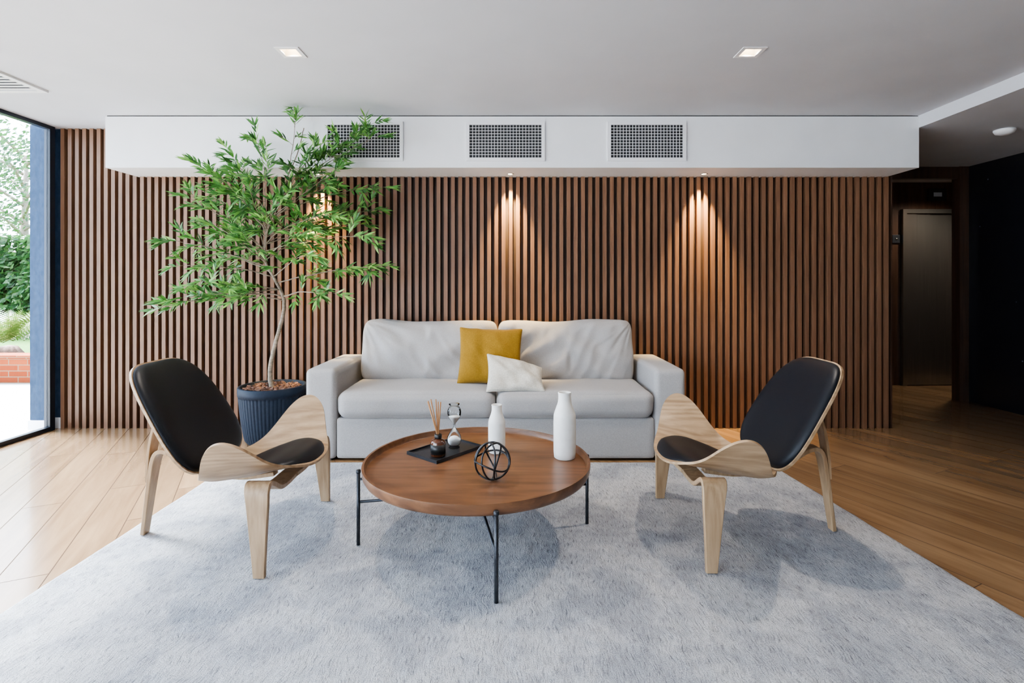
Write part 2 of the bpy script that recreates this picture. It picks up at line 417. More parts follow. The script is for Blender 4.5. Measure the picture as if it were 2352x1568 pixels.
for x in (-1.634,-.015,1.608):
    t=thing("spotlight","small round recessed spotlight grazing the slatted wall","ceiling light",(x,4.376,2.166),group="round soffit spotlights")
    bm=bmesh.new(); lathe(bm,[(.020,0),(.030,-.001),(.032,-.004),(.020,-.005),(.020,0)],32); mk("trim_ring",bm,m_chrome,t)
    bm=bmesh.new(); lathe(bm,[(0,-.002),(.019,-.002),(.019,-.0005),(0,-.0005)],24); mk("bulb",bm,m_spotlamp,t)
    ld=bpy.data.lights.new("spot_beam","SPOT"); ld.energy=520; ld.color=(1,.70,.32); ld.spot_size=math.radians(58); ld.spot_blend=1; ld.shadow_soft_size=.012
    lo=bpy.data.objects.new("spot_beam",ld); lo.parent=t; lo.location=(0,.04,-.012); lo.rotation_euler=(math.radians(6),0,0); lk(lo)
for x in (-1.175,-.052,1.068):
    t=thing("air_vent","white rectangular air grille with dark gaps on white soffit","air vent",(x,4.146,2.373),group="soffit air grilles")
    W,H=.312,.156; w,h=.285,.130
    bm=bmesh.new()
    addbox(bm,-W,W,-.014,0,h,H); addbox(bm,-W,W,-.014,0,-H,-h); addbox(bm,-W,-w,-.014,0,-h,h); addbox(bm,w,W,-.014,0,-h,h)
    mk("frame",bm,m_vent,t,smooth=False)
    bm=bmesh.new(); nx=23
    for i in range(1,nx):
        q=-w+2*w*i/nx; addbox(bm,q-.0018,q+.0018,-.0075,-.002,-h,h)
    nz=11
    for i in range(1,nz):
        q=-h+2*h*i/nz; addbox(bm,-w,w,-.011,-.0078,q-.0018,q+.0018)
    mk("grille",bm,m_vent,t,smooth=False)
    sbox("duct_shade",-w,w,-.0015,-.0001,-h,h,m_dark,t)  # flat sheet on the soffit; shade of the duct is its colour
t=thing("air_diffuser","white slatted square ceiling air diffuser near the glazing","air vent",(-3.54,3.30,CZ))
bm=bmesh.new(); a=.325;b=.285
addbox(bm,-a,a,-a,-b,-.012,0); addbox(bm,-a,a,b,a,-.012,0); addbox(bm,-a,-b,-b,b,-.012,0); addbox(bm,b,a,-b,b,-.012,0)
mk("frame",bm,m_vent,t,smooth=False)
bm=bmesh.new()
for i in range(12):
    q=-b+.026+i*(2*b-.052)/11
    addbox(bm,-b,b,q-.011,q+.011,-.010,-.007)
mk("louvers",bm,m_vent,t,smooth=False)
sbox("duct_shade",-b,b,-b,b,-.001,-.0001,M("duct_shade_grey",(.12,.13,.15),.8),t)  # flat sheet under the ceiling, coloured as the shade behind the louvers
t=thing("smoke_detector","small round white smoke detector on the ceiling","smoke detector",(3.96,4.2,2.483))
bm=bmesh.new(); lathe(bm,[(0,0),(.07,0),(.07,-.012),(.06,-.03),(.03,-.042),(0,-.044)],40); mk("housing",bm,m_vent,t)

# ------------------------------------------------------------------ rug
bm=bmesh.new(); nx,ny=300,200
def rugpt(u,vv):
    y=.75+vv*(3.625-.75)
    xl=-1.93; xr=1.795+(3.4-y)*.075
    x=xl+(xr-xl)*u
    return x,y
g=[[None]*(ny+1) for _ in range(nx+1)]
for i in range(nx+1):
    for j in range(ny+1):
        x,y=rugpt(i/nx,j/ny)
        edge=min(i,nx-i,j,ny-j)
        z=.014 + .0018*noise.noise(Vector((x*22,y*7,0)))+.0010*noise.noise(Vector((x*60,y*40,3)))
        if edge==0: z=.001
        elif edge==1: z*=.8
        g[i][j]=bm.verts.new((x+.004*noise.noise(Vector((x*8,y*8,9))),y,z))
for i in range(nx):
    for j in range(ny): bm.faces.new((g[i][j],g[i+1][j],g[i+1][j+1],g[i][j+1]))
top(mk("rug",bm,m_rug),"large pale grey wool rug under the seating group","rug")
RZ=.016

# ------------------------------------------------------------------ sofa
sf=thing("sofa","light greige fabric two-seat sofa against the slatted wall","sofa",(-.116,4.06,0))
FY=-.40
def sp(name,dim,loc,r,rot=(0,0,0),**k):
    return mk(name,rbox(dim,r,**k),m_sofa,sf,loc=loc,rot=rot)
sp("base",(2.24,.78,.285),(0,FY+.40,.1575),.02)
for s in(-1,1): sp("armrest",(.215,.80,.632),(s*1.2275,FY+.40,.329),.035,puff=(.004,.004,.006))
sp("back_frame",(2.24,.17,.66),(0,.325,.40),.04)
for s in(-1,1):
    sp("seat_cushion",(1.112,.70,.185),(s*.559,FY+.335,.392),.062,puff=(.004,.012,.022),wr=.009,wscale=(5,5,5),seed=s*3.3+5,cuts=30)
def backcush(s):
    w,hh_,th=1.085,.51,.24
    bm=bmesh.new(); nu,nv=96,60
    def pt(u,vv,side):
        e=((1-abs(u)**5)*(1-abs(vv)**5))
        t=max(e,0)**.42
        k=1-.045*(abs(u)**6*abs(vv)**6)*1.6
        x=u*w/2*k; z=vv*hh_/2*k
        y=side*th/2*t
        if side<0:
            cr=noise.noise(Vector((x*4+z*5*(1 if x*s>0 else -1)+s,z*4-x*1.5,s*4)))
            cr2=abs(noise.noise(Vector((x*9-z*5*s,z*5+x*2+s*3,5))))
            f1=math.hypot(x-s*.50,z-.22); f2=math.hypot(x+s*.50,z+.22)
            a1=math.atan2(z-.24,x-s*.54); a2=math.atan2(z+.24,x+s*.54)
            fold=abs(noise.noise(Vector((a1*6,f1*2+s,9))))*math.exp(-f1/.22)+abs(noise.noise(Vector((a2*6,f2*2+s,3))))*math.exp(-f2/.25)
            y+= (-.032*cr+.020*cr2+.050*fold)*t
            y+= -.034*(1-u*u)*(.3-vv*.7)*.7
            y+= .026*max(0,vv)*math.exp(-((u-.1*s)/.5)**2)
        z+= (.018*noise.noise(Vector((x*3,s*5,0)))-.014*math.exp(-((u)/.5)**2))*max(vv,0)
        x+= .012*noise.noise(Vector((z*5,s*5,7)))*abs(u)
        return Vector((x,y,z))
    G={}
    for side in(-1,1):
        for i in range(nu+1):
            for j in range(nv+1):
                u=math.sin((2*i/nu-1)*math.pi/2); vv=math.sin((2*j/nv-1)*math.pi/2)
                if side==1 and (i in(0,nu) or j in(0,nv)): G[(1,i,j)]=G[(-1,i,j)]; continue
                G[(side,i,j)]=bm.verts.new(pt(u,vv,side))
        for i in range(nu):
            for j in range(nv):
                f=[G[(side,i,j)],G[(side,i+1,j)],G[(side,i+1,j+1)],G[(side,i,j+1)]]
                bm.faces.new(f if side<0 else f[::-1])
    loop=[G[(-1,i,0)].co.copy() for i in range(nu+1)]+[G[(-1,nu,j)].co.copy() for j in range(1,nv+1)]+[G[(-1,i,nv)].co.copy() for i in range(nu-1,-1,-1)]+[G[(-1,0,j)].co.copy() for j in range(nv-1,0,-1)]
    pts=[loop[0]]
    for p in loop[1:]:
        if (p-pts[-1]).length>.006: pts.append(p)
    tube(bm,pts,.0045,6,closed=True)
    return bm
for s in(-1,1):
    mk("back_cushion",backcush(s),m_sofa,sf,loc=(s*.546+.00,.155,.70),rot=(math.radians(-9),math.radians(-.8*s),0))
for sx in(-1.2,1.2):
    for sy in(-.34,.34):
        sbox("foot",sx-.04,sx+.04,sy-.03,sy+.03,0,.018,m_label,sf)
sbox("foot",-.04,.04,-.37,-.33,0,.018,m_label,sf)

def pillow(w,h,th,sd,wr=.006,pinch=.06,slump=0.0):
    bm=bmesh.new(); n_=44; G={}
    for side in(-1,1):
        for i in range(n_+1):
            for j in range(n_+1):
                if side==1 and (i in(0,n_) or j in(0,n_)): G[(1,i,j)]=G[(-1,i,j)]; continue
                u=math.sin((2*i/n_-1)*math.pi/2); v=math.sin((2*j/n_-1)*math.pi/2)
                t=(max((1-u*u)*(1-v*v),0))**.42
                x=u*w/2*(1-pinch*(1-v*v)*abs(u)); z=v*h/2*(1-pinch*(1-u*u)*abs(v))
                y=side*th/2*t + wr*t*(noise.noise(Vector((x*9+sd,z*9,side*2)))+.6*noise.noise(Vector((x*20+z*12+sd,z*10,side))))
                z+=.004*noise.noise(Vector((x*14,sd,v)))
                z-=slump*(u*.5+.5)**2*(v*.5+.5)*h
                y+=slump*.10*u*v
                G[(side,i,j)]=bm.verts.new((x,y,z))
        for i in range(n_):
            for j in range(n_):
                f=[G[(side,i,j)],G[(side,i+1,j)],G[(side,i+1,j+1)],G[(side,i,j+1)]]
                bm.faces.new(f if side<0 else f[::-1])
    loop=[G[(-1,i,0)].co.copy() for i in range(n_+1)]+[G[(-1,n_,j)].co.copy() for j in range(1,n_+1)]+[G[(-1,i,n_)].co.copy() for i in range(n_-1,-1,-1)]+[G[(-1,0,j)].co.copy() for j in range(n_-1,0,-1)]
    pts=[loop[0]]
    for p in loop[1:]:
        if (p-pts[-1]).length>.005: pts.append(p)
    tube(bm,pts,.0035,6,closed=True)
    return bm
top(mk("throw_pillow",pillow(.475,.42,.12,3.0,.014),m_mustard,loc=(-.165,3.950,.70),rot=(math.radians(-13),math.radians(1.5),0)),"square mustard yellow linen throw pillow on the sofa","pillow")
top(mk("throw_pillow",pillow(.41,.30,.11,8.0,.022,.07,.22),m_cream,loc=(.022,3.785,.592),rot=(math.radians(-46),math.radians(4),math.radians(6))),"small cream textured throw pillow leaning on mustard pillow","pillow")

# ------------------------------------------------------------------ lounge chairs
def seat_base_z(f):
    P=[(-.50,.372),(-.40,.335),(-.28,.312),(-.14,.325),(.0,.362),(.07,.378),(.14,.366)]
    if f<=P[0][0]: return P[0][1]
    for a,b in zip(P,P[1:]):
        if f<=b[0]:
            t=(f-a[0])/(b[0]-a[0]); t=t*t*(3-2*t)*.35+t*.65
            return a[1]+(b[1]-a[1])*t
    return P[-1][1]
HW=.475
def seat_z(f,s):
    u=min(abs(s)/HW,1.05)
    fl=seat_base_z(f)*(1-u**2)+.330*(u**2)
    rear=max(0,min(1,(-.12-f)/.18))
    return fl+.250*u**(2.6+.7*rear)
def padsurf(n_ang,n_r,fn):
    bm=bmesh.new(); rings=[]
    for lay in (0,1):
        for k in range(n_r+1):
            rr=(k/n_r) if lay==0 else (1-k/n_r)
            if lay==0: rr=math.sin(rr*math.pi/2)
            rings.append([fn(rr,2*math.pi*a/n_ang,lay) for a in range(n_ang)])
    prev=None
    for ring in rings:
        vs=[bm.verts.new(p) for p in ring]
        if prev:
            for a in range(n_ang): bm.faces.new((prev[a],prev[(a+1)%n_ang],vs[(a+1)%n_ang],vs[a]))
        prev=vs
    bmesh.ops.remove_doubles(bm,verts=bm.verts[:],dist=.0003)
    return bm
def chair(loc,rz,label):
    c=thing("lounge_chair",label,"chair",loc,rz,"three-legged lounge chairs")
    bm=bmesh.new(); nu,nv=72,26; G=[]
    for i in range(nu+1):
        u=math.sin((2*i/nu-1)*math.pi/2); au=abs(u)
        sm=min(au/.85,1); sm=sm*sm*(3-2*sm)
        Hc=(.285*(1-sm)+.175*sm)*max(1-au**3.6,0)**.5
        C=-.158*(1-au)+(-.112)*au
        row=[]
        for j in range(nv+1):
            v=2*j/nv-1
            f=C+Hc*v; s=HW*u
            row.append(bm.verts.new((f,s*(1-.02*au),seat_z(f,s))))
        G.append(row)
    for i in range(nu):
        for j in range(nv): bm.faces.new((G[i][j],G[i+1][j],G[i+1][j+1],G[i][j+1]))
    bmesh.ops.remove_doubles(bm,verts=bm.verts[:],dist=.0004)
    o=mk("seat",bm,m_oak,c,label="bent oak veneer seat shell")
    md=o.modifiers.new("s","SOLIDIFY"); md.thickness=.011; md.offset=-1
    md=o.modifiers.new("e","EDGE_SPLIT"); md.split_angle=math.radians(50)
    def sfn(r,t,lay):
        ct,st=math.cos(t),math.sin(t)
        k=(abs(ct)**2.5+abs(st)**2.5)**(-1/2.5)
        f=-.088+.208*r*ct*k
        wid=.240*(1-.16*(ct*r)**2 -(.10*(-ct*r) if ct<0 else 0))
        s=wid*r*st*k
        z=seat_z(f,s)+ (.004+.050*max(1-r**3,0)**.5 if lay==0 else .002)
        return Vector((f,s,z))
    mk("seat_pad",padsurf(56,16,sfn),m_leather,c,label="black leather seat pad")
    C=Vector((-.530,0,.604)); D=Vector((-.52,0,.854)).normalized(); Nn=Vector((D.z,0,-D.x))
    HL=.300
    def bsurf(q,p,off):
        bend=-.018*max(q/HL,0)**2
        return C+D*q+Vector((0,p,0))+Nn*(off+.22*p*p+bend)
    def bout(r,t):
        ct,st=math.cos(t),math.sin(t)
        n_=4.4; k=(abs(ct)**n_+abs(st)**n_)**(-1/n_)
        q=HL*r*st*k
        qq=q/HL
        w=.280-.026*qq-.036*qq*qq
        p=w*r*ct*k
        return q,p
    def wfn(r,t,lay):
        q,p=bout(r,t); return bsurf(q,p,0 if lay==0 else -.012)
    mk("backrest",padsurf(112,14,wfn),m_oak,c,label="curved oak veneer back shell",sharp=50)
    def pfn(r,t,lay):
        q,p=bout(r*.975,t); return bsurf(q,p,(.002+.030*max(1-r**8,0)**.5) if lay==0 else .001)
    mk("backrest_pad",padsurf(112,18,pfn),m_leather,c,label="black leather back pad")
    for s in(-1,1):
        P=[(-.035,.004,.292,.085),(-.035,.10,.290,.09),(-.03,.20,.308,.10),(-.025,.285,.355,.105),(-.02,.335,.372,.108),(-.015,.362,.350,.104),(-.008,.371,.285,.092),(0,.380,.14,.068),(.008,.388,.001,.048)]
        Q=catmull([(a,b*s,z,w) for a,b,z,w in P],8)
        bm=bmesh.new(); ribbon(bm,[q[:3] for q in Q],[q[3] for q in Q],.021,(1,0,0))
        mk("leg",bm,m_oakleg,c,sharp=28)
    P=[(-.10,0,.300,.05),(-.25,0,.284,.055),(-.40,0,.300,.06),(-.52,0,.347,.065),(-.60,0,.397,.068),(-.655,0,.410,.07),(-.685,0,.378,.07),(-.705,0,.28,.062),(-.728,0,.12,.052),(-.745,0,.001,.044)]
    Q=catmull(P,8); bm=bmesh.new(); ribbon(bm,[q[:3] for q in Q],[q[3] for q in Q],.020,(0,1,0))
    mk("leg",bm,m_oakleg,c,sharp=28)
    P=[(-.722,0,.26,.05),(-.712,0,.37,.062),(-.697,0,.47,.066),(-.668,0,.58,.066),(-.632,0,.66,.06),(-.614,0,.69,.05)]
    Q=catmull(P,8); bm=bmesh.new(); ribbon(bm,[q[:3] for q in Q],[q[3] for q in Q],.014,(0,1,0))
    mk("back_support",bm,m_oakleg,c,sharp=28)
    for s in(-1,1):
        P=[(-.33,s*.06,.296,.04),(-.41,s*.06,.312,.04),(-.432,s*.06,.38,.04),(-.482,s*.06,.46,.035)]
        Q=catmull(P,6); bm=bmesh.new(); ribbon(bm,[q[:3] for q in Q],[q[3] for q in Q],.010,(0,1,0))
        mk("seat_bracket",bm,m_oakleg,c,sharp=28)
    return c
chair((-1.065,2.575,RZ+.001),0,"oak shell lounge chair, black leather pads, near the glazing")
chair((.858,2.615,RZ+.001),math.pi,"oak shell lounge chair, black leather pads, beside wood floor")

# ------------------------------------------------------------------ coffee table
TX,TY=-.17,2.575
tb=thing("coffee_table","round walnut tray coffee table on thin black metal legs","coffee table",(TX,TY,RZ))
bm=bmesh.new()
z0=-RZ
lathe(bm,[(0,.335+z0),(.525,.335+z0),(.540,.341+z0),(.548,.355+z0),(.551,.385+z0),(.5505,.391+z0),(.5395,.391+z0),(.538,.386+z0),(.536,.368+z0),(.531,.362+z0),(0,.362+z0)],128)
mk("tabletop",bm,m_tabletop,tb,sharp=40)
tz=.3625
dirs=[(.193,-.981),(-.981,-.193),(.981,.193),(-.193,.981)]
for dx,dy in dirs:
    bm=bmesh.new(); R=.566
    tube(bm,[(dx*R,dy*R,0),(dx*R,dy*R,.350)],.0085,14)
    lathe(bm,[(0,.338),(.0105,.338),(.0115,.343),(.0115,.350),(.009,.354),(0,.355)],20,center=(dx*R,dy*R,0))
    tube(bm,[(dx*R,dy*R,.309),(dx*.46,dy*.46,.309)],.006,10)
    mk("leg",bm,m_blackmetal,tb)
for a,b in ((0,3),(1,2)):
    bm=bmesh.new(); R=.566; zz=.19
    o_=.0 if a==0 else .012
    tube(bm,[(dirs[a][0]*R,dirs[a][1]*R,zz+o_),(dirs[b][0]*R,dirs[b][1]*R,zz+o_)],.0065,12)
    mk("stretcher",bm,m_blackmetal,tb)

t=thing("serving_tray","black rectangular tray on the coffee table","tray",(-.352,2.763,tz),math.radians(50))
bm=bmesh.new(); a,b=.165,.115
addbox(bm,-a,a,-b,b,0,.008); addbox(bm,-a,a,-b,-b+.006,.008,.016); addbox(bm,-a,a,b-.006,b,.008,.016); addbox(bm,-a,-a+.006,-b+.006,b-.006,.008,.016); addbox(bm,a-.006,a,-b+.006,b-.006,.008,.016)
mk("tray_body",bm,noisy("tray_black",(.012,.013,.016),(.02,.021,.025),60,.4,.05,.0004),t,smooth=False)
TZ=tz+.008
t=thing("reed_diffuser","amber glass reed diffuser with wooden sticks on tray","reed diffuser",(-.377,2.665,TZ))
bm=bmesh.new(); lathe(bm,[(0,0),(.034,0),(.038,.004),(.038,.070),(.034,.080),(.016,.088),(.014,.090),(0,.090)],40); mk("bottle",bm,m_amber,t)
bm=bmesh.new(); lathe(bm,[(.0384,.014),(.0388,.014),(.0388,.062),(.0384,.062)],40); mk("bottle_label",bm,m_label,t,label="black label")
bm=bmesh.new(); lathe(bm,[(.006,.090),(.018,.090),(.019,.093),(.019,.108),(.017,.110),(.006,.110)],32); mk("collar",bm,m_label,t)
for i,(dx,dy) in enumerate([(-.048,.0),(-.037,.02),(-.026,-.02),(-.014,.025),(.002,-.01),(.008,.03),(-.042,-.025)]):
    bm=bmesh.new(); l=.275+.01*math.sin(i*2.3)
    tube(bm,[(dx*-.12,dy*-.12,.03),(dx*.1+.000,dy*.1,.11),(dx*1.1,dy*1.1,l)],.0032,6)
    mk("reed",bm,m_stick,t)
t=thing("hourglass","clear glass hourglass with white sand on black tray","hourglass",(-.309,2.795,TZ))
def hg(k=1.0):
    pr=[]
    n_=40
    for i in range(n_+1):
        z=.006+.223*i/n_
        w=abs(z-.1175)/.1115
        r=.004+(.0375-.004)*(math.sin(min(w/.62,1)*math.pi/2)**1.5) if w<.62 else .0375*math.sqrt(max(1-((w-.62)/.38)**2.4,0.02))
        pr.append((r*k,z))
    return pr
P=hg(); bm=bmesh.new(); lathe(bm,[(0,0),(.028,0),(.030,.003)]+P[1:-1]+[(.030,.2325),(.028,.235),(0,.235)],40); mk("glass_body",bm,m_glass,t)
bm=bmesh.new(); P2=[(r*.93,z) for r,z in P if .012<z<.048]; lathe(bm,[(0,.010)]+P2+[(P2[-1][0]*.5,.060),(0,.066)],36); mk("lower_sand",bm,m_sand,t)
bm=bmesh.new(); P2=[(r*.93,z) for r,z in P if .124<z<.172]; lathe(bm,[(0,.122)]+P2+[(0,.168)],36); mk("upper_sand",bm,m_sand,t)
def vase(loc,h,r,neck,label):
    bm=bmesh.new()
    pr=[(0,0),(r*.86,0),(r*.94,.004),(r*.98,h*.08),(r,h*.35),(r*.99,h*.60),(r*.93,h*.68),(neck*1.12,h*.82),(neck,h*.88),(neck*.98,h*.96),(neck*1.04,h*.99),(neck*1.0,h),(neck*.85,h*.99),(neck*.8,h*.9),(r*.8,h*.6),(r*.8,h*.1),(0,h*.08)]
    q=pr[:4]+[tuple(x) for x in catmull(pr[3:12],5)[1:]]+pr[12:]
    lathe(bm,q,56,rib=lambda a,z:1+.006*noise.noise(Vector((math.cos(a)*1.5,math.sin(a)*1.5,z*55))))
    o=mk("vase",bm,m_ceramic,loc=loc)
    return top(o,label,"vase")
vase((.268,2.66,tz),.333,.057,.033,"tall white matte ceramic bottle vase on table")
vase((-.08,2.745,tz),.250,.045,.027,"short white matte ceramic bottle vase on table")
bm=bmesh.new(); R=.080
for (rx,ry,rz_) in ((12,8,0),(78,10,20),(95,-38,60),(60,50,-30),(102,35,-70)):
    E=Euler([math.radians(v) for v in(rx,ry,rz_)]).to_matrix()
    pts=[]
    for k in range(72):
        a=2*math.pi*k/72
        p=E@Vector((R*math.cos(a),R*math.sin(a),.012*math.sin(2*a+rx)))
        pts.append(p)
    tube(bm,pts,.0042,8,closed=True)
zmin=min(v.co.z for v in bm.verts)
o=mk("decorative_orb",bm,m_orb,loc=(-.09,2.365,tz-zmin)); top(o,"black metal wire knot orb on the coffee table","sculpture")

# ------------------------------------------------------------------ potted tree
PX,PY=-1.90,4.15
tr=thing("potted_tree","tall bamboo-leaf tree in ribbed navy planter beside sofa","potted plant",(PX,PY,0))
bm=bmesh.new()
def rib(a,z): return 1+ (.016*abs(math.cos(a*27))-.008 if .02<z<.375 else 0)
pr=[(0,0),(.17,0),(.184,.006),(.194,.02)]+[(.194+.053*((z-.02)/.355)**.6,z) for z in [.03+.03*i for i in range(12)]]+[(.247,.374),(.2515,.376),(.253,.40),(.252,.438),(.248,.442),(.234,.442),(.230,.438),(.226,.39),(0,.39)]
lathe(bm,pr,432,rib=rib); mk("pot",bm,m_pot,tr)
bm=bmesh.new(); lathe(bm,[(0,.391),(.224,.391),(.222,.402),(.12,.412),(0,.418)],40)
for i in range(420):
    a=random.uniform(0,2*math.pi); rr=.205*math.sqrt(random.random())
    c=Vector((rr*math.cos(a),rr*math.sin(a),.412+random.uniform(0,.018)))
    s=(random.uniform(.010,.024),random.uniform(.006,.013),random.uniform(.002,.005))
    mt=Matrix.Translation(c)@Euler((random.uniform(-.6,.6),random.uniform(-.6,.6),random.uniform(0,6.28))).to_matrix().to_4x4()
    vs=addbox(bm,-s[0],s[0],-s[1],s[1],-s[2],s[2])
    for v_ in vs: v_.co=mt@v_.co
mk("bark_mulch",bm,m_mulch,tr,smooth=False,kind="stuff")
TR=[(-1.906,4.15,.395,.0190),(-1.917,4.14,.56,.0170),(-1.872,4.13,.766,.0155),(-1.803,4.12,1.008,.0145),(-1.796,4.10,1.146,.013),(-1.855,4.08,1.285,.011),(-1.915,4.06,1.423,.009),(-1.900,4.04,1.63,.0075),(-1.82,4.01,1.838,.006),(-1.716,3.98,2.046,.0045),(-1.62,3.96,2.25,.0035),(-1.57,3.94,2.42,.003)]
TQ=catmull(TR,8)
bt=bmesh.new(); tube(bt,[Vector(q[:3])-Vector((PX,PY,0)) + Vector((.004*noise.noise(Vector((0,0,q[2]*30))),.004*noise.noise(Vector((5,0,q[2]*30))),0)) for q in TQ],[max(q[3],.002)*(1+.09*noise.noise(Vector((3,1,q[2]*40)))) for q in TQ],12)
bl=bmesh.new()
def lim(p):
    p=p.copy()
    lim_y=4.09 if p.z>2.11 else 4.42
    if p.y>lim_y: p.y=lim_y-random.random()*.01
    if p.z>2.56: p.z=2.56
    return p
OFF=Vector((PX,PY,0))
def leaf(pos,d,Ln,W):
    d=d.normalized(); side=d.cross(Vector((random.uniform(-.5,.5),random.uniform(-1.8,-.2),.7))).normalized()
    droop=random.uniform(.0,.22)*Ln
    P=[]
    for t,w in((0,.12),(.3,.95),(.6,.8),(1,0)):
        c=pos+d*Ln*t+Vector((0,0,-droop*t*t))
        if w==0: P.append([bl.verts.new(lim(c)-OFF)])
        else: P.append([bl.verts.new(lim(c-side*W/2*w)-OFF),bl.verts.new(lim(c+side*W/2*w)-OFF)])
    for a,b in zip(P,P[1:]):
        if len(b)==2: bl.faces.new((a[0],a[1],b[1],b[0]))
        else: bl.faces.new((a[0],a[1],b[0]))
def twig(start,d,Ln):
    d=d.normalized(); pts=[]; n_=max(3,int(Ln/.026))
    for i in range(n_+1):
        t=i/n_
        p=start+d*Ln*t+Vector((0,0,.05*Ln*t-.18*Ln*t*t)); p=lim(p); pts.append(p)
    tube(bt,[p-OFF for p in pts],[.0015*(1-.6*i/n_) for i in range(n_+1)],5)
    for i in range(1,n_+1):
        t=(pts[i]-pts[i-1]).normalized()
        sd=t.cross(Vector((random.uniform(-.4,.4),random.uniform(-1.0,.1),1))).normalized()
        for s in(-1,1):
            leaf(pts[i],t*.75+sd*s*random.uniform(.35,.8)+Vector((0,0,random.uniform(-.2,.35))),random.uniform(.065,.105),random.uniform(.014,.020))
    for k in range(4):
        leaf(pts[-1],(pts[-1]-pts[-2]).normalized()+Vector((random.uniform(-.5,.5),random.uniform(-.4,.4),random.uniform(-.35,.35))),random.uniform(.075,.115),random.uniform(.014,.020))
def at(z):
    return min(TQ,key=lambda q:abs(q[2]-z))
ENDS=[(-2.74,3.95,1.07,1.12),(-2.48,3.90,1.14,1.14),(-2.72,4.0,1.57,1.36),(-2.50,3.9,1.38,1.30),(-2.48,4.15,1.73,1.45),(-2.48,4.1,1.98,1.60),(-2.36,3.85,1.86,1.5),(-2.16,4.0,2.24,1.70),(-1.93,3.95,2.36,1.85),(-1.63,3.9,2.50,2.1),
(-1.42,3.88,2.27,1.95),(-1.03,3.95,2.45,2.0),(-.99,3.9,2.33,1.85),(-1.02,4.1,2.0,1.75),(-1.12,4.2,1.83,1.6),(-1.10,3.9,1.60,1.50),(-.98,4.0,1.38,1.25),(-1.34,3.9,1.17,1.15),(-1.98,3.8,1.14,1.2),(-2.30,4.25,1.46,1.33),
(-1.45,4.25,1.80,1.55),(-1.50,3.8,1.45,1.3),(-2.10,3.8,2.0,1.68),(-1.78,3.78,2.08,1.7),(-2.28,3.8,1.24,1.2),(-1.30,3.85,2.08,1.75),(-1.60,4.3,1.65,1.42),(-2.05,4.25,1.78,1.5),(-1.95,3.8,1.6,1.4),(-1.62,3.75,1.88,1.6),(-2.22,3.95,2.05,1.62),(-1.42,4.0,1.98,1.7),(-1.25,4.2,1.72,1.55),(-1.75,3.75,1.72,1.5),(-2.2,3.85,1.65,1.4),(-1.35,3.85,1.75,1.55),(-1.9,3.8,1.9,1.65),(-1.55,3.85,2.15,1.8),(-1.3,3.9,2.2,1.85),(-1.5,3.8,1.62,1.45),(-2.0,3.85,2.1,1.75),(-2.3,3.9,2.1,1.65),(-2.1,3.8,1.75,1.5)]
for (ex,ey,ez,sz) in ENDS:
    if ex<-2.3: ex=-2.3+(ex+2.3)*.72
    if ex>-1.2: ex=-1.2+(ex+1.2)*.8
    q=at(sz); st=Vector(q[:3]); en=Vector((ex,ey,ez)); ln=(en-st).length
    mid=(st+en)/2+Vector((random.uniform(-.04,.04),random.uniform(-.05,.05),.10*ln*random.uniform(.4,1.3)))
    pts=[]; n_=14
    for i in range(n_+1):
        t=i/n_; p=st*(1-t)**2+mid*2*t*(1-t)+en*t*t
        p+=Vector((.010*noise.noise(p*9),.008*noise.noise(p*9+Vector((4,4,4))),.014*noise.noise(p*8)))*(1 if i else 0)
        pts.append(lim(p))
    tube(bt,[p-OFF for p in pts],[max(q[3]*.36*(1-t_/n_)+.0015,.0015) for t_ in range(n_+1)],7)
    cnt=max(6,int(ln/.066))
    for k in range(cnt):
        t=.26+.74*(k+random.random()*.7)/cnt; t=min(t,1)
        i=min(int(t*n_),n_-1); p=pts[i].lerp(pts[i+1],t*n_-i); tg=(pts[i+1]-pts[i]).normalized()
        sd=Vector((random.uniform(-1,1),random.uniform(-.9,.7),random.uniform(-.4,.7)))
        twig(p,tg*.8+sd.normalized()*.9,random.uniform(.06,.14))
    twig(pts[-1],(pts[-1]-pts[-2]),.09)
mk("trunk",bt,m_bark,tr)
mk("foliage",bl,m_leaf,tr,smooth=False,kind="stuff",normals=False)

# ------------------------------------------------------------------ garden
sbox("floor_terrace",-40,WL-.031,-30,7.2,-.12,-.012,m_terr,kind=ST)
top(sbox("lawn",-40,6,7.2,40,-.12,-.02,m_lawn,kind="stuff"),"sunlit green garden lawn","lawn")
t=thing("brick_planter","low orange brick planter wall edging the terrace","planter wall",(-6.6,6.7,0))
o=sbox("brick_wall",-2.6,2.4,-.12,.12,-.012,.30,m_brick,t); 
sbox("coping",-2.62,2.42,-.14,.14,.30,.34,m_brick,t,bev=.005)
def quadleaf(bm,c,s):
    n_=Vector((random.gauss(0,1),random.gauss(0,1),random.gauss(0,1))).normalized()
    a=n_.orthogonal().normalized(); b=n_.cross(a)
    bm.faces.new([bm.verts.new(c+a*s),bm.verts.new(c+b*s*.5),bm.verts.new(c-a*s),bm.verts.new(c-b*s*.5)])
bm=bmesh.new()
for i in range(16000):
    x=random.uniform(-16,-7.5); z=random.uniform(.12,2.35); 
    y=12.2+.35*noise.noise(Vector((x*1.5,0,z*1.5)))+random.uniform(0,.25)
    quadleaf(bm,Vector((x,y,z)),.09*random.uniform(.6,1.4))
addbox(bm,-16,-7.5,12.55,13.1,-.015,2.1)
top(mk("hedge",bm,m_hedge,smooth=False,kind="stuff",normals=False),"dense clipped green garden hedge behind the lawn","hedge")
cy=thing("cycad_palm","bright green cycad with arching fronds behind brick planter","palm",(-7.25,7.52,-.02))
bm=bmesh.new(); lathe(bm,[(0,0),(.16,0),(.19,.12),(.17,.26),(.10,.36),(0,.38)],28,rib=lambda a,z:1+.08*math.sin(a*9+z*60)); mk("trunk",bm,m_mulch,cy)
m_cyc=leafmat("cycad_green",(.045,.09,.014),(.09,.14,.026),(.15,.17,.045))
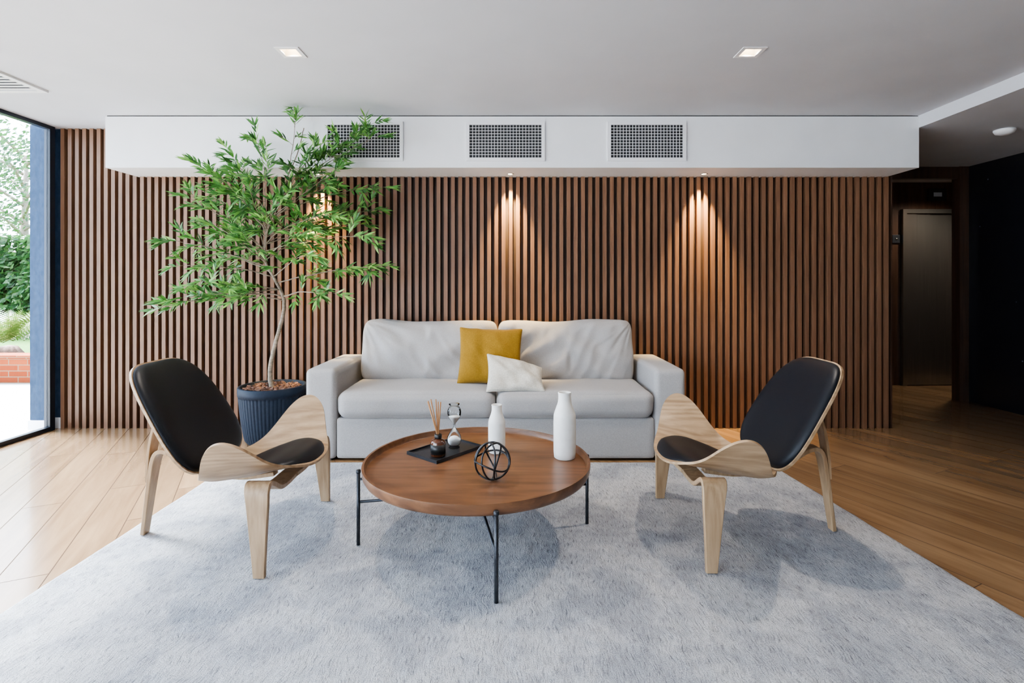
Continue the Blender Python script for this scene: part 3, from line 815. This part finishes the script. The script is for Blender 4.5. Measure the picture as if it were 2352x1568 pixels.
bm=bmesh.new()
for k in range(42):
    a=k*2.4; el=random.uniform(.45,1.4); Ln=random.uniform(.75,1.05)
    prev=None
    for i in range(23):
        t=i/22; r_=Ln*t; 
        c=Vector((math.cos(a)*r_*math.cos(el*(1-.45*t)),math.sin(a)*r_*math.cos(el*(1-.45*t)),.34+r_*math.sin(el)*(1-.30*t)))
        if prev is not None and i>3:
            tg=(c-prev).normalized(); sd=tg.cross(Vector((0,0,1))).normalized()
            for s in(-1,1):
                e=c+(sd*s*.9+tg*.5).normalized()*.15*math.sin(math.pi*min(1,.15+t*.85))+Vector((0,0,.03))
                bm.faces.new([bm.verts.new(c),bm.verts.new(c+tg*.030),bm.verts.new(e)])
        prev=c
mk("fronds",bm,m_cyc,cy,smooth=False,normals=False,kind="stuff")
gt=thing("garden_tree","leafy garden tree rising beyond the hedge","tree",(-15.9,17.0,-.02))
bm=bmesh.new(); tube(bm,[(0,0,0),(.1,0,1.5),(-.05,.1,3),(.1,0,5.4)],[.16,.13,.10,.05],12)
for k in range(16):
    a=k*2.4; z=2.4+k*.2
    tube(bm,[(0,0,z),(.7*math.cos(a),.7*math.sin(a),z+.5),(1.5*math.cos(a),1.5*math.sin(a),z+.7)],[.05,.035,.012],7)
mk("trunk",bm,m_bark,gt)
bm=bmesh.new()
for i in range(4200):
    k=random.randrange(16); A=k*2.4; z=2.4+k*.2
    quadleaf(bm,Vector((1.4*math.cos(A)+random.gauss(0,.45),1.4*math.sin(A)+random.gauss(0,.45),z+.7+random.gauss(0,.28))),.08)
mk("crown",bm,m_hedge,gt,smooth=False,normals=False,kind="stuff")

# ------------------------------------------------------------------ light
w=bpy.data.worlds.new("World"); S.world=w; w.use_nodes=True
bg=w.node_tree.nodes["Background"]
nt=w.node_tree
tc=nt.nodes.new("ShaderNodeTexCoord"); sx=nt.nodes.new("ShaderNodeSeparateXYZ"); cr=nt.nodes.new("ShaderNodeValToRGB")
nt.links.new(tc.outputs["Generated"],sx.inputs[0]); nt.links.new(sx.outputs[2],cr.inputs[0]); nt.links.new(cr.outputs[0],bg.inputs[0])
cr.color_ramp.elements[0].color=(.74,.86,1,1); cr.color_ramp.elements[1].color=(.50,.72,1,1)
bg.inputs[1].default_value=14.0
sd=bpy.data.lights.new("sun","SUN"); sd.energy=105; sd.angle=.45; sd.color=(.90,.96,1)
so=bpy.data.objects.new("sun",sd); so.rotation_euler=Vector((.60,-.32,-.90)).to_track_quat('-Z','Y').to_euler(); lk(so)

# ------------------------------------------------------------------ camera
cd=bpy.data.cameras.new("camera"); cd.sensor_width=36; cd.clip_start=.05
cd.lens=1200/2352*36; cd.shift_y=-134/2352
co=bpy.data.objects.new("camera",cd); co.location=(0,0,1.25); co.rotation_euler=(math.radians(90),0,0); lk(co)
S.camera=co
S.view_settings.view_transform='AgX'
S.view_settings.look='AgX - Medium High Contrast'
S.view_settings.exposure=0.0
